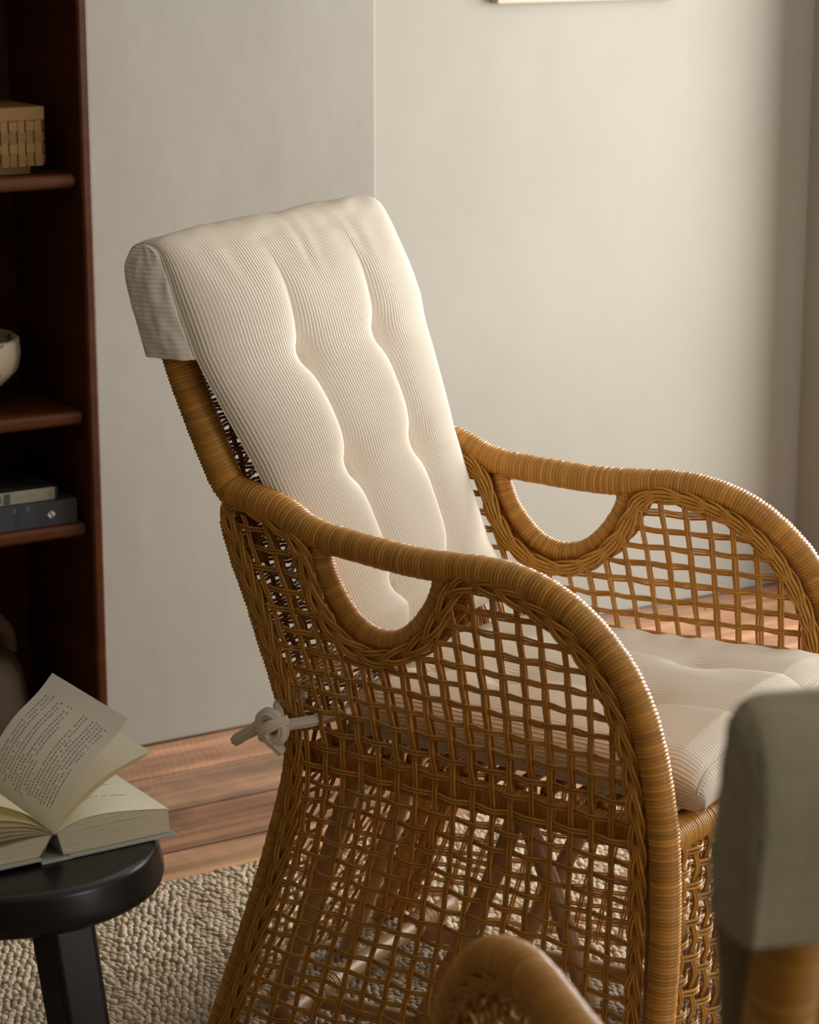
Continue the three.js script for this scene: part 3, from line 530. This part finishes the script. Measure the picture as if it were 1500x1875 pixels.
{
  const y = shelfTop(0.4925);
  const navy = std({ map: canvasTex(1024, 160, x => {
    x.fillStyle = '#20242b'; x.fillRect(0, 0, 1024, 160); const R = rng(3);
    x.fillStyle = '#565f6e'; x.fillRect(0, 0, 505, 160);
    for (let i = 0; i < 900; i++) { x.fillStyle = ['#4a5568', '#8b95a6', '#39414f', '#a3abb8'][Math.floor(R() * 4)]; x.fillRect(R() * 540, 30 + R() * 130, 4 + R() * 16, 1 + R() * 2); }
    x.fillStyle = '#8d8f97'; x.fillRect(330, 14, 160, 34);
    x.fillStyle = '#2c3038'; x.fillRect(540, 0, 90, 160); x.fillStyle = '#262a32'; x.fillRect(660, 0, 100, 160);
    x.fillStyle = '#4e525a'; x.fillRect(628, 14, 16, 34); x.fillRect(712, 14, 16, 34);
    x.fillStyle = '#d9d9d4'; x.font = '26px sans-serif'; x.fillText('practice.', 330, 108);
    // emblem: lozenge of two curling leaves
    x.strokeStyle = '#cfc9bd'; x.fillStyle = '#cfc9bd'; const cx = 862, cy = 84; x.beginPath(); x.moveTo(cx, cy - 34); x.lineTo(cx + 25, cy); x.lineTo(cx, cy + 34); x.lineTo(cx - 25, cy); x.closePath(); x.fill();
    x.strokeStyle = '#20242b'; x.lineWidth = 9; x.beginPath(); x.moveTo(cx + 8, cy - 34); x.quadraticCurveTo(cx - 16, cy - 10, cx, cy); x.quadraticCurveTo(cx + 16, cy + 10, cx - 8, cy + 34); x.stroke();
  }), roughness: 0.5 });
  const navyPlain = std({ color: lin(0.03, 0.033, 0.042), roughness: 0.5 });
  lyingBook('book', 'thick dark navy book with a white lozenge emblem lying on a bookcase shelf', 1.664, y, -3.682, 0.29, 0.041, 0.2, navyPlain, navy);
  const beige = std({ map: canvasTex(1024, 96, x => {
    x.fillStyle = '#8b8470'; x.fillRect(0, 0, 1024, 96); x.fillStyle = '#3b4436'; x.fillRect(560, 20, 44, 52); x.fillRect(620, 8, 50, 80);
    x.fillStyle = '#5f5b50'; const R = rng(9); for (let i = 0; i < 16; i++) { for (let k = 0; k < 4; k++) x.fillRect(690 + i * 11, 34 + k * 6, 3 + R() * 5, 2.5); }
    for (let k = 0; k < 4; k++) { x.fillRect(965, 28 + k * 10, 8 + R() * 10, 5); x.fillRect(948, 28 + k * 10, 8, 5); }
    x.fillStyle = '#23241f'; x.fillRect(1000, 0, 24, 96);
  }), roughness: 0.6 });
  lyingBook('book', 'thin beige book lying on top of the thick navy book in the bookcase', 1.634, y + 0.0415, -3.69, 0.24, 0.021, 0.17, std({ color: lin(0.02, 0.022, 0.02), roughness: 0.5 }), beige);
}
// clay jug in the lowest compartment
{
  const g = thing('clay_jug', 'brown clay jug with a loop handle on top in the lowest compartment of the bookcase', 'jug', room(1.475, shelfTop(0.085), -3.80), TH);
  const clay = std({ color: lin(0.05, 0.034, 0.019), roughness: 0.85, specularIntensity: 0.3 }), rimClay = std({ color: lin(0.12, 0.078, 0.043), roughness: 0.85, specularIntensity: 0.3 });
  const pr = [[0, 0], [0.085, 0], [0.11, 0.015], [0.128, 0.06], [0.13, 0.11], [0.122, 0.155], [0.108, 0.178], [0.08, 0.19], [0.05, 0.196], [0, 0.198]];
  mesh('body', new THREE.LatheGeometry(pr.map(([r, y]) => new THREE.Vector2(r, y)), 48), clay, g);
  mesh('handle', new MB().tube(smooth([V(0.108, 0.172, 0), V(0.104, 0.205, 0), V(0.07, 0.24, 0), V(0, 0.258, 0), V(-0.07, 0.24, 0), V(-0.104, 0.205, 0), V(-0.108, 0.172, 0)], 0.008), 0.0155, 14).geo(), rimClay, g);
}

// ------------------------------------------------------------------ black stool and open book
const stoolPos = V(-0.457, 0.012, -2.733);
{
  const g = thing('stool', 'round black wooden stool with splayed square legs, carrying an open book', 'stool', stoolPos), H = 0.438;
  const pr = [[0, H], [0.158, H], [0.1635, H - 0.0012], [0.1672, H - 0.0045], [0.169, H - 0.009], [0.1738, H - 0.031], [0.1745, H - 0.038], [0.1725, H - 0.0455], [0.166, H - 0.0505], [0.155, H - 0.052], [0, H - 0.052]].reverse();
  mesh('seat', new THREE.LatheGeometry(pr.map(([r, y]) => new THREE.Vector2(r, y)), 96), M.black, g);
  for (const az of [50, 170, 290]) {
    const a = az * Math.PI / 180, c = Math.cos(a), s = Math.sin(a);
    const lg = new RoundedBoxGeometry(0.056, 0.43, 0.056, 3, 0.007), p = lg.attributes.position;
    for (let i = 0; i < p.count; i++) { const f = 0.5 - p.getY(i) / 0.43; p.setXYZ(i, p.getX(i) * (1 - 0.12 * f) + 0.095 * f, p.getY(i), p.getZ(i) * (1 - 0.12 * f)); }
    lg.computeVertexNormals();
    const m = mesh('leg', lg, M.black, g); m.position.set(0.098 * c, 0.196, 0.098 * s); m.rotation.y = -a; m.scale.y = 0.392 / 0.43;
  }
}
{
  const g = thing('open_book', 'open hardback with cream pages standing up, lying on the round black stool', 'book', V(-0.402, 0.4505, -2.668), 32.5 * Math.PI / 180);
  const L = 0.205, cv = 0.0035;
  const glyphs = (w, h, seed, lines, x0, x1) => canvasTex(w, h, x => {
    x.fillStyle = '#f0eada'; x.fillRect(0, 0, w, h); const R = rng(seed); x.fillStyle = '#5a554b';
    for (let l = 0; l < lines; l++) { let px = w * x0 + (R() < 0.3 ? 22 : 0); const y = h * (0.09 + 0.82 * l / lines), end = w * (R() < 0.25 ? x0 + (x1 - x0) * (0.3 + 0.5 * R()) : x1); while (px < end) { if (R() > 0.1) for (let k = 0; k < 5; k++) x.fillRect(px + R() * 5, y + R() * 12, 2 + R() * 6, 1.5), x.fillRect(px + R() * 9, y + R() * 5, 1.5, 3 + R() * 7); px += 13; } }
  });
  const printA = std({ map: glyphs(512, 720, 4, 20, 0.10, 0.84), roughness: 0.9, side: THREE.DoubleSide, transmission: 0.18, thickness: 0 });
  const printB = std({ map: glyphs(512, 720, 7, 3, 0.30, 0.75), roughness: 0.9, side: THREE.DoubleSide, transmission: 0.35, thickness: 0 });
  const printC = std({ map: glyphs(512, 720, 9, 4, 0.35, 0.8), roughness: 0.9, side: THREE.DoubleSide });
  const edges = tile(256, (u, v) => { const k = 0.80 + 0.2 * fbm(u, v, 2, 90, 3, 71) - (fbm(u, v, 2, 34, 1, 75) < 0.07 ? 0.25 : 0); return [0.86 * k, 0.81 * k, 0.68 * k]; }); edges.repeat.set(6, 28);
  const blockM = std({ map: edges, roughness: 0.9 });
  const leaf = std({ color: lin(0.82, 0.75, 0.46), roughness: 0.9, side: THREE.DoubleSide, transmission: 0.35, thickness: 0 });
  const sheet = (name, prof, mat, flip) => { const c = smooth(prof.map(([x, y]) => V(x, y, 0)), 0.004), n = c.length - 1; const gg = grid((u, v) => { const q = c[Math.round(u * n)]; return [q.x, q.y, -L * v * 0.985 - 0.002]; }, n, 8); mesh(name, gg, mat, g); };
  // covers and spine
  const box = (name, x0, x1, y0, y1, mat, z0 = 0.004, z1 = -L - 0.004) => { const m = mesh(name, new RoundedBoxGeometry(x1 - x0, y1 - y0, z0 - z1, 2, 0.0012), mat, g); m.position.set((x0 + x1) / 2, (y0 + y1) / 2, (z0 + z1) / 2); return m; };
  const rc = box('cover', 0.022, 0.156, 0, cv, M.bookCloth), lcv = box('cover', -0.156, -0.012, 0.004, 0.004 + cv, M.bookCloth);
  const sp = box('spine', -0.013, 0.026, -0.0012, 0.0018, M.bookCloth); sp.position.y = 0.001;
  // page blocks: extruded end sections
  const block = (pts, name) => { const s = new THREE.Shape(); s.moveTo(...pts[0]); s.splineThru(pts.slice(1, -2).map(p => new THREE.Vector2(...p))); s.lineTo(...pts[pts.length - 2]); s.lineTo(...pts[pts.length - 1]); const e = new THREE.ExtrudeGeometry(s, { depth: L - 0.006, bevelEnabled: false, curveSegments: 24 }); e.translate(0, 0, -L + 0.003); mesh(name, e, blockM, g); };
  block([[0.010, 0.030], [0.022, 0.036], [0.045, 0.0415], [0.075, 0.0415], [0.11, 0.0375], [0.149, 0.031], [0.151, cv + 0.0005], [0.017, cv + 0.0005]], 'page_block');
  block([[0.004, 0.030], [-0.012, 0.031], [-0.035, 0.030], [-0.07, 0.027], [-0.11, 0.024], [-0.15, 0.021], [-0.151, 0.008], [-0.012, 0.008]], 'page_block');
  // hollow of the spine
  sheet('spine_lining', [[-0.011, 0.004], [0.006, 0.031], [0.017, 0.003]], M.bookCloth);
  sheet('leaf', [[0.008, 0.0305], [0.022, 0.0372], [0.045, 0.0425], [0.075, 0.0426], [0.11, 0.0386], [0.1495, 0.0322]], printC);
  // standing leaves
  sheet('leaf', [[0.006, 0.031], [0.013, 0.052], [0.030, 0.081], [0.052, 0.106], [0.082, 0.130], [0.101, 0.150]], printA);
  sheet('leaf', [[0.007, 0.031], [0.018, 0.048], [0.040, 0.068], [0.075, 0.089], [0.127, 0.106]], printB);
  sheet('leaf', [[0.008, 0.031], [0.022, 0.046], [0.045, 0.064], [0.080, 0.085], [0.131, 0.104]], leaf);
  for (const [a, b, c] of [[0.058, 0.080, 0.084], [0.049, 0.062, 0.064], [0.045, 0.054, 0.054], [0.041, 0.048, 0.046], [0.038, 0.042, 0.039], [0.035, 0.036, 0.033]]) sheet('leaf', [[0.005, 0.031], [-0.022, a], [-0.065, b], [-0.105, c + 0.002], [-0.148, c - 0.008]], leaf);
}

// ------------------------------------------------------------------ picture on the back wall
{
  const g = thing('picture_frame', 'brown framed picture hanging on the pale plaster wall of the alcove', 'picture', room(3.03, 1.49, NB + 0.0125), TH);
  const fr = std({ color: lin(0.40, 0.32, 0.23), roughness: 0.5 });
  for (const [x, y, w, h] of [[0, -0.195, 0.45, 0.022], [0, 0.195, 0.45, 0.022], [-0.214, 0, 0.022, 0.37], [0.214, 0, 0.022, 0.37]]) { const m = mesh('frame', new RoundedBoxGeometry(w, h, 0.022, 2, 0.003), fr, g); m.position.set(x, y, 0); }
  const m = mesh('print', new THREE.BoxGeometry(0.41, 0.37, 0.008), std({ color: lin(0.5, 0.45, 0.36), roughness: 0.8 }), g);
}

renderer.render(scene, camera);
